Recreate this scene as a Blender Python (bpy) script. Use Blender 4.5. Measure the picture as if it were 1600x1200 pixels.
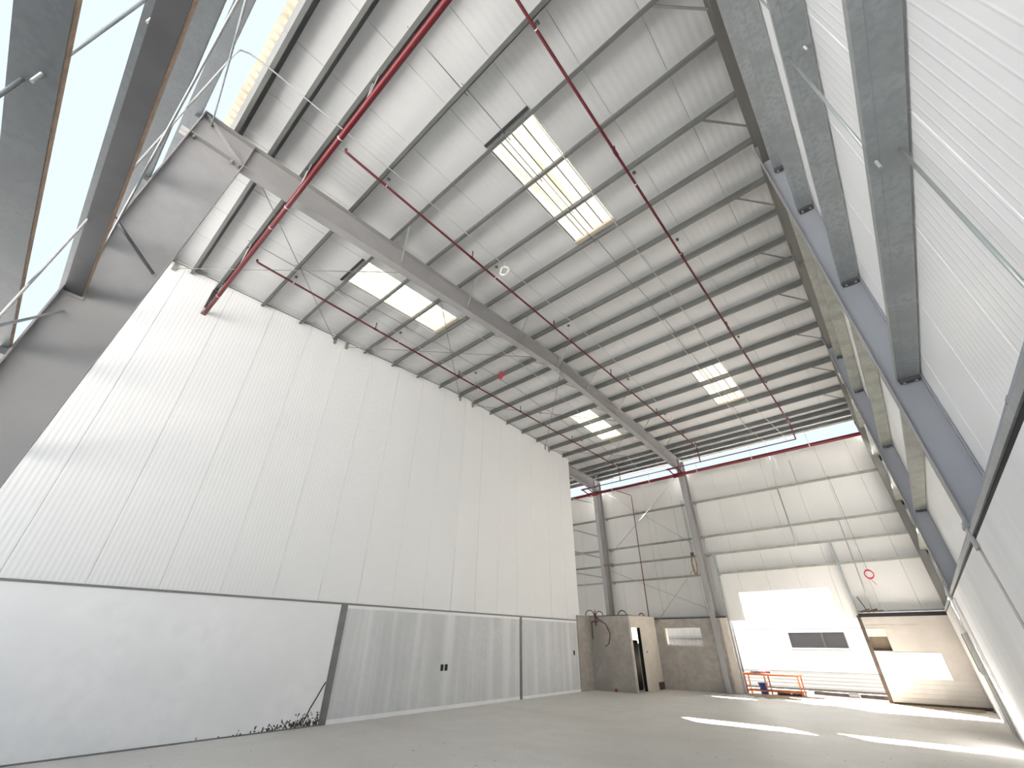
import bpy, math, random
from mathutils import Vector, Matrix
for o in list(bpy.data.objects): bpy.data.objects.remove(o)
S = bpy.context.scene
COL = S.collection
R = random.Random(7)

# ------------------------------------------------------------------ camera, sky, sun, exposure
FPX, YAW, PITCH, ROLL, HC = 641.6, -0.71643, 0.56273, 0.0069, 1.6
f = Vector((math.sin(YAW)*math.cos(PITCH), math.cos(YAW)*math.cos(PITCH), math.sin(PITCH)))
r = Vector((math.cos(YAW), -math.sin(YAW), 0)); u = r.cross(f)
r, u = math.cos(ROLL)*r+math.sin(ROLL)*u, -math.sin(ROLL)*r+math.cos(ROLL)*u
cam = bpy.data.cameras.new('camera'); cam.sensor_width = 36; cam.sensor_fit = 'HORIZONTAL'
cam.lens = 36*FPX/1600; cam.clip_start = .02; cam.clip_end = 500
co = bpy.data.objects.new('camera', cam); COL.objects.link(co); S.camera = co
M = Matrix((r, u, -f)).transposed().to_4x4(); M.translation = (0, 0, HC); co.matrix_world = M

W = bpy.data.worlds.new('sky'); S.world = W; W.use_nodes = True
bg = W.node_tree.nodes['Background']
bg.inputs[0].default_value = (.77, .875, 1.0, 1); bg.inputs[1].default_value = .30

sun_dir = Vector((-1.22, 1, 0)).normalized()*math.cos(math.radians(36.5)) + Vector((0, 0, math.sin(math.radians(36.5))))
sl = bpy.data.lights.new('sun', 'SUN'); sl.energy = 30.0; sl.angle = math.radians(.53); sl.color = (1, .965, .92)
so = bpy.data.objects.new('sun', sl); COL.objects.link(so)
so.rotation_euler = sun_dir.to_track_quat('Z', 'Y').to_euler(); so.location = (-20, 20, 30)

vs = S.view_settings
vs.view_transform = 'Standard'; vs.look = 'None'; vs.gamma = 1; vs.use_curve_mapping = False
vs.exposure = 1.92
S.cycles.max_bounces = 14; S.cycles.diffuse_bounces = 10; S.cycles.transmission_bounces = 10

# ------------------------------------------------------------------ materials
MATS = {}
def mat(name, col, rough=.6, metal=0., noise=None, rib=None, bump=None, spec=.5, streak=None, speckle=None, sharp=None):
    """noise=(scale, amount) mottles the colour; rib=(axis, period, depth) fine ribs;
    bump=(scale, strength); streak=(axis scales, amount)"""
    if name in MATS: return MATS[name]
    m = bpy.data.materials.new(name); m.use_nodes = True; MATS[name] = m
    nt = m.node_tree; N = nt.nodes; L = nt.links
    b = N['Principled BSDF']
    b.inputs['Base Color'].default_value = (*col, 1); b.inputs['Roughness'].default_value = rough
    b.inputs['Metallic'].default_value = metal; b.inputs['Specular IOR Level'].default_value = spec
    geo = N.new('ShaderNodeNewGeometry')
    cs = None
    def mixc(a_sock, a_col, b_col, fac):
        mx = N.new('ShaderNodeMix'); mx.data_type = 'RGBA'
        L.new(fac, mx.inputs[0])
        if a_sock: L.new(a_sock, mx.inputs[6])
        else: mx.inputs[6].default_value = (*a_col, 1)
        mx.inputs[7].default_value = (*b_col, 1)
        return mx.outputs[2]
    def noise_fac(scale, lo, hi, vec=None, detail=5):
        n = N.new('ShaderNodeTexNoise'); n.inputs['Scale'].default_value = scale; n.inputs['Detail'].default_value = detail
        L.new(vec or geo.outputs['Position'], n.inputs['Vector'])
        mr = N.new('ShaderNodeMapRange'); mr.inputs[1].default_value = lo; mr.inputs[2].default_value = hi
        L.new(n.outputs[0], mr.inputs[0]); return mr.outputs[0]
    if noise:
        for i, (sc, amt) in enumerate(noise):
            cs = mixc(cs, col, tuple(c*(1-amt) for c in col), noise_fac(sc, .42, .68))
    if streak:
        (sx, sy, sz), c2, lo, hi = streak
        mp = N.new('ShaderNodeMapping'); mp.inputs['Scale'].default_value = (sx, sy, sz)
        L.new(geo.outputs['Position'], mp.inputs['Vector'])
        cs = mixc(cs, col, c2, noise_fac(1., lo, hi, mp.outputs[0], 4))
    if speckle:
        sc, c2, lo, hi = speckle
        cs = mixc(cs, col, c2, noise_fac(sc, lo, hi, None, 2))
    if cs: L.new(cs, b.inputs['Base Color'])
    h = None
    if rib:
        ax, per, dep = rib
        sp = N.new('ShaderNodeSeparateXYZ'); L.new(geo.outputs['Position'], sp.inputs[0])
        mu = N.new('ShaderNodeMath'); mu.operation = 'MULTIPLY'; mu.inputs[1].default_value = 2*math.pi/per
        L.new(sp.outputs['XYZ'.index(ax)], mu.inputs[0])
        sn = N.new('ShaderNodeMath'); sn.operation = 'SINE'; L.new(mu.outputs[0], sn.inputs[0])
        if sharp:
            mx_ = N.new('ShaderNodeMath'); mx_.operation = 'MAXIMUM'; mx_.inputs[1].default_value = 0; L.new(sn.outputs[0], mx_.inputs[0])
            sn = N.new('ShaderNodeMath'); sn.operation = 'POWER'; sn.inputs[1].default_value = sharp; L.new(mx_.outputs[0], sn.inputs[0])
        bp = N.new('ShaderNodeBump'); bp.inputs['Distance'].default_value = dep; bp.inputs['Strength'].default_value = 1
        L.new(sn.outputs[0], bp.inputs['Height']); h = bp
    if bump:
        n = N.new('ShaderNodeTexNoise'); n.inputs['Scale'].default_value = bump[0]; n.inputs['Detail'].default_value = 6
        L.new(geo.outputs['Position'], n.inputs['Vector'])
        bp = N.new('ShaderNodeBump'); bp.inputs['Distance'].default_value = bump[1]; bp.inputs['Strength'].default_value = .6
        L.new(n.outputs[0], bp.inputs['Height'])
        if h: L.new(h.outputs[0], bp.inputs['Normal'])
        h = bp
    if h: L.new(h.outputs[0], b.inputs['Normal'])
    return m

m_floor = mat('concrete_floor', (.73, .71, .675), .5, noise=[(.35, .14), (1.7, .13), (14, .10)], bump=(60, .001),
              streak=((.15, .5, 1), (.60, .565, .51), .48, .75), speckle=(9, (.25, .22, .19), .70, .76))
m_ground = mat('outside_ground', (.50, .495, .485), .9, noise=[(.3, .15), (3, .15)], bump=(12, .01))
m_sand = mat('sandy_rubble', (.42, .33, .23), .95, noise=[(8, .3)], bump=(30, .01))
m_panelL = mat('white_wall_panel', (.80, .805, .805), .38, rib=('Y', .083, .0011))
m_panelR = mat('white_gable_panel', (.84, .85, .86), .30, rib=('Y', .10, .0016), sharp=6)
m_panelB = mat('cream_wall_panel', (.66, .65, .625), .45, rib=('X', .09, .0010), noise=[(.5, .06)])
m_roof = mat('white_roof_panel', (.63, .635, .635), .45, rib=('X', .13, .0016), noise=[(.4, .05)])
m_flash = mat('grey_flashing', (.20, .21, .21), .5)
m_plaster = mat('white_plaster', (.90, .905, .915), .8, noise=[(.7, .06), (3.5, .05)], bump=(25, .002))
m_cement = mat('grey_streaked_plaster', (.64, .65, .665), .8, noise=[(1.2, .10), (9, .08)],
               streak=((1, 2.6, .12), (.76, .765, .765), .45, .7), bump=(40, .002))
m_rightlow = mat('pale_precast', (.76, .77, .785), .6, noise=[(1.1, .08)], streak=((1, 1.6, .1), (.64, .65, .66), .48, .75), bump=(40, .001))
m_raw = mat('raw_cement_render', (.44, .405, .365), .9, noise=[(1.3, .26), (6, .2)], bump=(35, .004))
m_raw2 = mat('pale_cement_render', (.60, .55, .48), .9, noise=[(1.5, .18), (7, .12)], bump=(35, .003))
m_post = mat('grey_concrete_post', (.21, .215, .21), .75, noise=[(5, .2)])
m_steel = mat('grey_primer_steel', (.315, .307, .305), .45, noise=[(.8, .12), (5, .08)])
m_steelb = mat('blue_grey_paint_steel', (.27, .285, .315), .4, noise=[(.8, .08)])
m_gable = mat('shaded_frame_grey', (.155, .15, .14), .5, noise=[(.8, .12)])  # darker copy of the frame grey, with the gable's shade in the colour
m_galv = mat('galvanised_steel', (.36, .385, .39), .42, metal=.35, noise=[(22, .22), (3, .2)], bump=(90, .0006))
m_galvf = mat('backlit_galvanised', (.13, .142, .15), .45, metal=.3, noise=[(22, .15), (3, .15)])  # galvanised tone darkened for the backlit look of the front girts
m_galvd = mat('weathered_galvanised', (.34, .35, .31), .5, metal=.25, noise=[(3.2, .35), (14, .15)])
m_purlin = mat('dull_galvanised_purlin', (.15, .155, .15), .5, metal=.25, noise=[(2.5, .15)])
m_dark = mat('dark_painted_steel', (.06, .06, .066), .6, noise=[(3, .2)])
m_rust = mat('rusty_edge', (.40, .29, .21), .8, noise=[(15, .3)])
m_red = mat('dark_red_pipe_paint', (.13, .005, .009), .4)
m_redd = mat('maroon_pipe_paint', (.085, .006, .010), .45)
m_white = mat('white_coupling', (.75, .73, .72), .5)
m_rod = mat('zinc_rod', (.40, .43, .43), .4, metal=.5)
m_rodd = mat('dull_thin_rod', (.20, .205, .20), .5, metal=.3)
m_cable = mat('pale_conduit', (.50, .51, .50), .45, metal=.2)
m_black = mat('black_void', (.012, .012, .012), .8)
m_tan = mat('tan_eave_sheet', (.62, .55, .44), .7, noise=[(3, .15)])
m_hose = mat('black_hose', (.03, .03, .03), .5)
m_redhose = mat('red_hose', (.09, .022, .022), .5)
m_redcable = mat('crimson_cable', (.55, .02, .07), .5)
m_cream = mat('cream_cable', (.72, .70, .62), .6)
m_rope = mat('brown_rope', (.27, .19, .11), .9)
m_orange = mat('orange_table_paint', (.75, .22, .07), .55, noise=[(6, .25)])
m_bucket = mat('blue_plastic', (.03, .07, .28), .4)
m_stone = mat('dark_rubble', (.12, .11, .10), .95, noise=[(12, .4)])
m_cloth = mat('grey_blue_cloth', (.34, .38, .48), .9)
m_clothr = mat('maroon_cloth', (.22, .06, .09), .9)
m_brownp = mat('rust_brown_post', (.085, .062, .05), .85, noise=[(5, .35)])
m_nb = mat('white_cladding', (.46, .465, .47), .5, rib=('X', .16, .004))
m_nbp = mat('white_smooth_panel', (.45, .455, .46), .5)
m_nbs = mat('white_ribbed_skirting', (.30, .295, .285), .6, rib=('Z', .12, .006))
m_beige = mat('mottled_beige_render', (.44, .405, .365), .8, noise=[(.9, .18), (4, .08)], bump=(30, .002))  # beige with a random mottle
m_beige2 = mat('pale_board_formed_render', (.48, .455, .42), .8, noise=[(2, .12)])
m_patch = mat('pale_render_patch', (.66, .65, .63), .8, noise=[(2, .06)])  # paler render tone than the beige infill around it
m_pil = mat('darkened_render', (.40, .395, .38), .8, noise=[(2, .15)])  # render darkened in colour to hold down the bright bounce light
m_trim = mat('grey_trim', (.12, .13, .15), .6)
m_fence = mat('grey_fence_sheet', (.075, .078, .082), .7, rib=('X', .2, .004))
m_glass = mat('dark_window_glass', (.03, .03, .032), .3, spec=.2)
m_brownwin = mat('brown_window_panel', (.13, .095, .065), .7, noise=[(6, .2)])
m_speck = mat('speckled_dirty_plaster', (.26, .26, .26), .8, speckle=(38, (.04, .04, .05), .55, .60))
m_recess = mat('recess_grey', (.22, .22, .21), .8, noise=[(4, .1)])
m_greenedge = mat('mossy_edge', (.05, .065, .055), .8)

def skylight_mat():
    m = bpy.data.materials.new('translucent_skylight'); m.use_nodes = True
    nt = m.node_tree; N = nt.nodes; L = nt.links; N.remove(N['Principled BSDF'])
    out = N['Material Output']
    tr = N.new('ShaderNodeBsdfTranslucent'); df = N.new('ShaderNodeBsdfDiffuse'); mx = N.new('ShaderNodeMixShader')
    geo = N.new('ShaderNodeNewGeometry')
    mp = N.new('ShaderNodeMapping'); mp.inputs['Scale'].default_value = (7, .35, 1); L.new(geo.outputs['Position'], mp.inputs[0])
    n = N.new('ShaderNodeTexNoise'); n.inputs['Scale'].default_value = 1; n.inputs['Detail'].default_value = 5; L.new(mp.outputs[0], n.inputs['Vector'])
    cr = N.new('ShaderNodeValToRGB'); cr.color_ramp.elements[0].position = .35; cr.color_ramp.elements[1].position = .6
    cr.color_ramp.elements[0].color = (.062, .056, .040, 1); cr.color_ramp.elements[1].color = (.110, .107, .092, 1)
    L.new(n.outputs[0], cr.inputs[0])
    L.new(cr.outputs[0], tr.inputs[0]); df.inputs[0].default_value = (.5, .48, .40, 1)
    mx.inputs[0].default_value = .75
    L.new(df.outputs[0], mx.inputs[1]); L.new(tr.outputs[0], mx.inputs[2]); L.new(mx.outputs[0], out.inputs[0])
    return m
m_sky = skylight_mat()

# ------------------------------------------------------------------ mesh helpers
class MB:
    def __init__(s): s.v = []; s.f = []
    def loft(s, A, B, cap=True):
        n = len(A); k = len(s.v); s.v += [tuple(p) for p in A]+[tuple(p) for p in B]
        for i in range(n):
            j = (i+1) % n; s.f.append((k+i, k+j, k+n+j, k+n+i))
        if cap: s.f.append(tuple(range(k+n-1, k-1, -1))); s.f.append(tuple(range(k+n, k+2*n)))
        return s
    def box(s, x0, x1, y0, y1, z0, z1):
        return s.loft([(x0, y0, z0), (x1, y0, z0), (x1, y1, z0), (x0, y1, z0)], [(x0, y0, z1), (x1, y0, z1), (x1, y1, z1), (x0, y1, z1)])
    def beam(s, p, q, a, b, up=(0, 0, 1)):
        """rectangular bar p->q, a wide (sideways), b tall (towards up)"""
        p, q = Vector(p), Vector(q); d = (q-p).normalized(); up = Vector(up)
        if abs(d.dot(up)) > .99: up = Vector((0, 1, 0))
        sd = d.cross(up).normalized(); uu = sd.cross(d)
        o = [sd*a/2*i+uu*b/2*j for i, j in ((-1, -1), (1, -1), (1, 1), (-1, 1))]
        return s.loft([p+w for w in o], [q+w for w in o])
    def tube(s, pts, rad, n=8, closed=False):
        pts = [Vector(p) for p in pts]; rings = []; k = len(s.v); m = len(pts); prev = None
        for i, p in enumerate(pts):
            a = pts[(i-1) % m] if (closed or i > 0) else p; b = pts[(i+1) % m] if (closed or i < m-1) else p
            d = (b-a).normalized()
            ref = prev if prev is not None else (Vector((0, 0, 1)) if abs(d.z) < .9 else Vector((1, 0, 0)))
            sd = d.cross(ref).normalized(); uu = sd.cross(d); prev = uu
            rr = rad[i] if isinstance(rad, (list, tuple)) else rad
            for t in range(n):
                an = 2*math.pi*t/n; s.v.append(tuple(p+sd*math.cos(an)*rr+uu*math.sin(an)*rr))
        for i in range(m if closed else m-1):
            for t in range(n):
                a = k+i*n; b = k+((i+1) % m)*n; s.f.append((a+t, a+(t+1) % n, b+(t+1) % n, b+t))
        if not closed:
            s.f.append(tuple(range(k+n-1, k-1, -1))); e = k+(m-1)*n; s.f.append(tuple(range(e, e+n)))
        return s
    def blob(s, c, rx, ry, rz, rnd, n=6):
        k = len(s.v); c = Vector(c)
        s.v.append(tuple(c+Vector((0, 0, rz))))
        for i in range(1, 3):
            th = math.pi*i/3
            for t in range(n):
                an = 2*math.pi*t/n+i*.4; q = 1+rnd.uniform(-.25, .25)
                s.v.append(tuple(c+Vector((rx*math.sin(th)*math.cos(an)*q, ry*math.sin(th)*math.sin(an)*q, rz*math.cos(th)))))
        s.v.append(tuple(c-Vector((0, 0, rz))))
        for t in range(n):
            u2 = (t+1) % n
            s.f += [(k, k+1+t, k+1+u2), (k+1+t, k+1+n+t, k+1+n+u2, k+1+u2), (k+1+n+t, k+1+2*n, k+1+n+u2)]
        return s
    def mesh(s, name):
        me = bpy.data.meshes.new(name); me.from_pydata(s.v, [], s.f); me.update()
        return me
    def build(s, name, m, parent=None, smooth=False, loc=None):
        me = s.mesh(name); me.materials.append(m)
        import bmesh
        bm = bmesh.new(); bm.from_mesh(me); bmesh.ops.recalc_face_normals(bm, faces=bm.faces); bm.to_mesh(me); bm.free()
        if smooth:
            for p in me.polygons: p.use_smooth = len(p.vertices) <= 4
        o = bpy.data.objects.new(name, me); COL.objects.link(o)
        if parent: o.parent = parent
        if loc: o.location = loc
        return o
def empty(name, loc=(0, 0, 0)):
    o = bpy.data.objects.new(name, None); COL.objects.link(o); o.location = loc; o.empty_display_size = .2; return o
def tag(o, label=None, cat=None, group=None, kind=None):
    if label: o['label'] = label
    if cat: o['category'] = cat
    if group: o['group'] = group
    if kind: o['kind'] = kind
    return o
def struct(name, label=None, cat=None):
    o = empty(name); o['kind'] = 'structure'
    tag(o, label, cat); return o
def copy_tree(o, parent=None):
    c = o.copy(); COL.objects.link(c); c.parent = parent
    for ch in list(o.children): copy_tree(ch, c)
    return c
ORD = ['first', 'second', 'third', 'fourth', 'fifth', 'sixth', 'seventh', 'eighth', 'ninth', 'tenth', 'eleventh', 'twelfth',
       'thirteenth', 'fourteenth', 'fifteenth', 'sixteenth', 'seventeenth', 'eighteenth', 'nineteenth', 'twentieth', 'twenty-first', 'twenty-second', 'twenty-third']

# ------------------------------------------------------------------ main dimensions
RIDGE = 9.85
def zb(y):   # underside of the purlins
    return 9.52+.052*min(y, 2*RIDGE-y)
PD = .21    # purlin depth
def zr(y): return zb(y)+PD
XL, XR = -11.06, 1.02
YB = 20.82
FX, LX, EX = -6.48, -11.30, .82
YE0, YE1 = -.50, 20.95

# ------------------------------------------------------------------ floor and ground
fl = MB().box(-21.5, 1.3, -1.2, 20.75, -.15, 0).build('floor', m_floor); fl['kind'] = 'structure'
tag(fl, 'grey concrete floor slab of the hall', 'floor')
g = MB().box(-90, 80, -90, -1.2, -.2, -.02).box(-90, 80, 20.75, 90, -.2, -.02).box(1.3, 80, -1.2, 20.75, -.2, -.02).box(-90, -21.5, -1.2, 20.75, -.2, -.02).build('ground', m_ground)
g['kind'] = 'structure'; tag(g, 'sandy bare ground outside the hall', 'ground')

# ------------------------------------------------------------------ roof panels (pieces of the ceiling)
ceil = struct('ceiling', 'white insulated panel roof with a shallow ridge', 'ceiling')
def roof_strip(x0, x1, y0, y1):
    mb = MB(); c = .007
    def ring(y):
        z = zr(y); return [(x0, y, z+.08), (x0, y, z+.014), (x0+c, y, z), (x1-c, y, z), (x1, y, z+.014), (x1, y, z+.08)]
    mb.loft(ring(y0), ring(y1)); return mb.build('roof_panel', m_roof, ceil)
PW = 1.08
XJ = [-2.2+PW*k for k in range(-18, 3)]
XJ = [x for x in XJ if x < 1.0]+[1.10]
SKY = {round(-2.2-PW, 2), round(-2.2-6*PW, 2)}
for i in range(len(XJ)-1):
    x0, x1 = XJ[i], XJ[i+1]
    if round(x0, 2) in SKY:
        for a, b in ((YE0, 3.05), (6.22, RIDGE), (RIDGE, 13.48), (16.72, YE1)): roof_strip(x0, x1, a, b)
    else:
        roof_strip(x0, x1, YE0, RIDGE); roof_strip(x0, x1, RIDGE, YE1)
rc = MB().box(-21.6, 1.1, RIDGE-.25, RIDGE+.25, zr(RIDGE)+.082, zr(RIDGE)+.10).build('ridge_cap', m_flash, ceil)
# ribbed tan sheet that projects past the front eave
def eave_sheet():
    mb = MB(); x = -21.6; z = zr(-.5)+.085
    while x < 1.1:
        pr = [(0, 0), (.075, 0), (.09, .03), (.145, .03), (.16, 0)]
        for (a, da), (b, db) in zip(pr, pr[1:]):
            mb.loft([(x+a, -.62, z+da), (x+b, -.62, z+db), (x+b, -.62, z+db+.01), (x+a, -.62, z+da+.01)], [(x+a, -.40, z+da), (x+b, -.40, z+db), (x+b, -.40, z+db+.01), (x+a, -.40, z+da+.01)])
        x += .16
    mb.box(-21.6, 1.1, -.42, -.40, z-.03, z+.045)
    return mb.build('eave_sheet', m_tan, ceil)
eave_sheet()
MB().box(-21.6, 1.1, YE1, YE1+.012, zr(YE1)-.03, zr(YE1)+.10).build('eave_fascia', m_flash, ceil)

def skylight(x0, x1, y0, y1, label):
    e = empty('skylight', ((x0+x1)/2, (y0+y1)/2, zr((y0+y1)/2))); tag(e, label, 'skylight', 'translucent roof skylights')
    inv = Vector(e.location)
    def P(x, y, z): return Vector((x, y, z))-inv
    # ribbed sheet, four trapezoid ribs
    prof = []; n = 4; w = (x1-x0)/n
    for k in range(n):
        a = x0+k*w
        prof += [(a, 0), (a+w*.55, 0), (a+w*.68, .035), (a+w*.87, .035)]
    prof.append((x1, 0))
    mb = MB(); k0 = 0
    for yy in (y0-.05, y1+.05):
        for (x, dz) in prof: mb.v.append(tuple(P(x, yy, zr(yy)+.055+dz)))
    m = len(prof)
    for i in range(m-1): mb.f.append((i, i+1, m+i+1, m+i))
    mb.build('ribbed_sheet', m_sky, e)
    for nm, ya, yb_, za, zc, mm in (('front_closure', y0-.17, y0-.11, -.03, -.004, m_dark if y0 < 9 else m_roof), ('rear_closure', y1-.10, y1, -.012, .06, m_tan)):  # tan of the rear closure imitates the lit end of the sheet
        MB().loft([P(x0, ya, zr(ya)+za), P(x1, ya, zr(ya)+za), P(x1, yb_, zr(yb_)+za), P(x0, yb_, zr(yb_)+za)],
                  [P(x0, ya, zr(ya)+zc), P(x1, ya, zr(ya)+zc), P(x1, yb_, zr(yb_)+zc), P(x0, yb_, zr(yb_)+zc)]).build(nm, mm, e)
    return e
a0 = -2.2-PW; b0 = -2.2-6*PW
skylight(a0, a0+PW, 3.05, 6.22, 'large pale skylight above the middle of the hall, nearest the camera')
skylight(b0, b0+PW, 3.05, 6.22, 'brightest sunlit skylight between the long grey rafter and the white wall')
skylight(a0, a0+PW, 13.48, 16.72, 'small yellowish skylight far back on the right of the grey rafter')
skylight(b0, b0+PW, 13.48, 16.72, 'small yellowish skylight far back on the left of the grey rafter')

# ------------------------------------------------------------------ left dividing wall
wl = struct('wall_left', 'white ribbed panel dividing wall above a plastered block base', 'wall')
def panel_yz(y0, y1, z0, ztop, parent, m, xf, sgn, name='panel', notch=None):
    """vertical wall panel along Y with its face at xf, body towards sgn; V groove at both joints"""
    c = .008; mb = MB()
    def piece(a, b, za, top, ca, cb):
        sec = [(a, .10), (a, .016), (a+ca, 0), (b-cb, 0), (b, .016), (b, .10)]
        mb.loft([(xf+sgn*d, y, za) for y, d in sec], [(xf+sgn*d, y, top(y)) for y, d in sec])
    if notch:
        n0, n1, nz = notch
        piece(y0, n0, z0, ztop, c, 0); piece(n1, y1, z0, ztop, 0, c); piece(n0, n1, z0, lambda y: nz, 0, 0)
    else: piece(y0, y1, z0, ztop, c, c)
    return mb.build(name, m, parent)
YJ = [.06+1.083*k for k in range(-1, 16)]+[17.22]
for i in range(len(YJ)-1):
    y0, y1 = YJ[i], YJ[i+1]
    tp = lambda y: zr(y)-.004
    if y0 < RIDGE < y1:
        panel_yz(y0, RIDGE, 2.44, tp, wl, m_panelL, XL, -1)
        panel_yz(RIDGE, y1, 2.44, tp, wl, m_panelL, XL, -1)
    else:
        panel_yz(y0, y1, 2.44, tp, wl, m_panelL, XL, -1, notch=(.74, .86, 8.56) if i == 1 else None)
MB().box(XL-.02, XL+.03, -1.02, 17.22, 2.405, 2.445).build('base_flashing', m_flash, wl)
# trim angle where the wall meets the roof
for a, b in ((-1.0, RIDGE), (RIDGE, 17.22)):
    MB().beam((XL+.010, a, zb(a)+.13), (XL+.010, b, zb(b)+.13), .02, .018).build('roof_trim', m_flash, wl)
    MB().loft([(XL, a, zb(a)+.139), (XL+.012, a, zb(a)+.139), (XL+.012, a, zr(a)-.002), (XL, a, zr(a)-.002)], [(XL, b, zb(b)+.139), (XL+.012, b, zb(b)+.139), (XL+.012, b, zr(b)-.002), (XL, b, zr(b)-.002)]).build('closure_strip', m_roof, wl)
MB().box(XL-.2, XL, -1.02, 6.14, 0, 2.405).build('plaster_bay', m_plaster, wl)
MB().box(XL-.2, XL, 6.31, 13.21, 0, 2.405).build('plaster_bay', m_cement, wl)
MB().box(XL-.2, XL, 13.33, 16.95, 0, 2.405).build('plaster_bay', m_cement, wl)
MB().box(XL-.22, XL+.02, 6.14, 6.31, 0, 2.405).build('concrete_post', m_post, wl)
MB().box(XL-.22, XL+.02, 13.21, 13.33, 0, 2.405).build('concrete_post', m_post, wl)
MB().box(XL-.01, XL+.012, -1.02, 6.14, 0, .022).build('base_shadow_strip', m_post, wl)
for y0, y1, z0, z1, y2, y3 in ((6.31, 13.21, .03, .09, 0, 0), (13.33, 16.95, .03, .08, 0, 0)):
    MB().box(XL, XL+.006, y0, y1, 0, z1).build('plaster_skirting', m_plaster, wl)
    MB().box(XL, XL+.006, y0, y1, 2.33, 2.405).build('plaster_band', m_plaster, wl)
# rough patch of mud splashes and a crack at the foot of the first post
def mud():
    mb = MB(); rnd = random.Random(3)
    for i in range(260):
        y = 6.13-abs(rnd.gauss(0, .65)); z = abs(rnd.gauss(0, .05))*(1-min(.9, (6.13-y)/2.2))*2+.02
        mb.blob((XL+.001, y, z), .003, rnd.uniform(.006, .022), rnd.uniform(.008, .035), rnd, 5)
    pts = [(XL+.003, 6.13, .80), (XL+.003, 6.07, .70), (XL+.003, 5.98, .52), (XL+.003, 5.88, .34), (XL+.003, 5.79, .12)]
    for a, b in zip(pts, pts[1:]): mb.beam(a, b, .004, .03, up=(0, 1, 0))
    o = mb.build('mud_splash', m_brownp, wl); o['kind'] = 'stuff'; return o
mud()
for yy, zz, n, lab in ((9.75, .98, 2, 'pair of black electrical box holes in the grey plaster bay'), (16.63, 1.28, 1, 'single black electrical box hole near the far end of the left wall')):
    e = empty('outlet_box', (XL, yy, zz)); tag(e, lab, 'outlet')
    for k in range(n):
        d = (k-(n-1)/2)*.16
        MB().box(-.06, .004, d-.045, d+.045, -.07, .07).build('box_opening', m_black, e)
        MB().box(.0, .008, d-.055, d-.045, -.08, .08).box(0, .008, d+.045, d+.055, -.08, .08).box(0, .008, d-.045, d+.045, .07, .08).box(0, .008, d-.045, d+.045, -.08, -.07).build('box_rim', m_post, e)

wf = struct('wall_front_light_block', 'unseen low panel wall added to limit light in the adjoining unit', 'wall')  # unseen, height set to limit light past the dividing wall
for k in range(9):
    x0 = -21.5+k*1.13; MB().box(x0+.004, x0+1.126, -1.22, -1.12, 0, 1.2).build('panel', m_panelB, wf)
we = struct('wall_far_light_block', 'unseen panel end wall added to shut light out of the adjoining unit', 'wall')  # unseen, added to close the adjoining unit against stray light
for k in range(20):
    y0 = -1.2+k*1.1; MB().box(-21.62, -21.52, y0+.004, y0+1.096, 0, 9.6).build('panel', m_panelB, we)

# ------------------------------------------------------------------ right (gable) wall
wr = struct('wall_right', 'white ribbed gable wall panels above a pale precast base', 'wall')
YR = [-.75+1.083*k for k in range(0, 20)]
YR = [y for y in YR if y < 20.5]+[YB+.1]
for i in range(len(YR)-1):
    y0, y1 = YR[i], YR[i+1]; tp = lambda y: zr(y)-.004
    if y0 < RIDGE < y1:
        panel_yz(y0, RIDGE, 2.45, tp, wr, m_panelR, XR, 1); panel_yz(RIDGE, y1, 2.45, tp, wr, m_panelR, XR, 1)
    else: panel_yz(y0, y1, 2.45, tp, wr, m_panelR, XR, 1)
for y0, y1 in ((-.9, 6.255), (6.285, 13.77), (14.0, 20.4)):
    MB().box(.69, .95, y0, y1, 0, 2.50).build('precast_panel', m_rightlow if y0 < 13 else m_pil, wr)
MB().box(.70, .95, 6.255, 6.285, 0, 2.50).build('joint_filler', m_post, wr)

# ------------------------------------------------------------------ back wall
wb = struct('wall_back', 'cream panel back wall with a stepped doorway and open top', 'wall')
XB = [-21.498+1.083*k for k in range(0, 22)]
XB = [x for x in XB if x < .9]+[1.02]
def zbot(x):
    if -5.42 <= x < -2.24: return 3.45
    if -6.05 <= x < -1.66: return 2.43
    return 2.58
CUT = [-6.05, -5.42, -2.24, -1.66]
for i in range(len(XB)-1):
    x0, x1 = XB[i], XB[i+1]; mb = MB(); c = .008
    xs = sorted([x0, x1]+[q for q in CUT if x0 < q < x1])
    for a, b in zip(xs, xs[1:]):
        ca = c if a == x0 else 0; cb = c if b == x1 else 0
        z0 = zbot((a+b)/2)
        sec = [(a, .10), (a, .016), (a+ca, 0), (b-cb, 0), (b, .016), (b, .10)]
        mb.loft([(x, YB+d, z0) for x, d in sec], [(x, YB+d, 8.88 if x1 > -14.9 else 9.66) for x, d in sec])  # unseen leftmost panels reach the roof, added to cut off the sun strip
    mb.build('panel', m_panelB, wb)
# masonry below: window wall between the cubicle and the doorway
yw0, yw1 = 20.45, 20.65
wx0, wx1, wz0, wz1 = -8.76, -7.18, 1.56, 2.19
MB().box(-21.5, -10.62, yw0, yw1, 0, 2.54).box(-10.0, wx0, yw0, yw1, 0, 2.54).box(-10.62, -10.0, yw0, yw1, 0, 1.62).box(-10.62, -10.0, yw0, yw1, 2.32, 2.54).box(wx1, -6.05, yw0, yw1, 0, 2.54).box(wx0, wx1, yw0, yw1, 0, wz0).box(wx0, wx1, yw0, yw1, wz1, 2.54).build('masonry_wall', m_raw, wb)
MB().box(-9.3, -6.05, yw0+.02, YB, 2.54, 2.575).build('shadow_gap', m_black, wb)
MB().box(wx0-.02, wx0+.05, yw0-.006, yw1, wz0, wz1).box(wx0, wx1, yw0-.01, yw1, wz0-.04, wz0+.02).build('window_reveal', m_raw2, wb)
MB().box(-6.30, -6.07, 20.42, 20.70, 0, 2.54).build('door_pier', m_raw2, wb)
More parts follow.
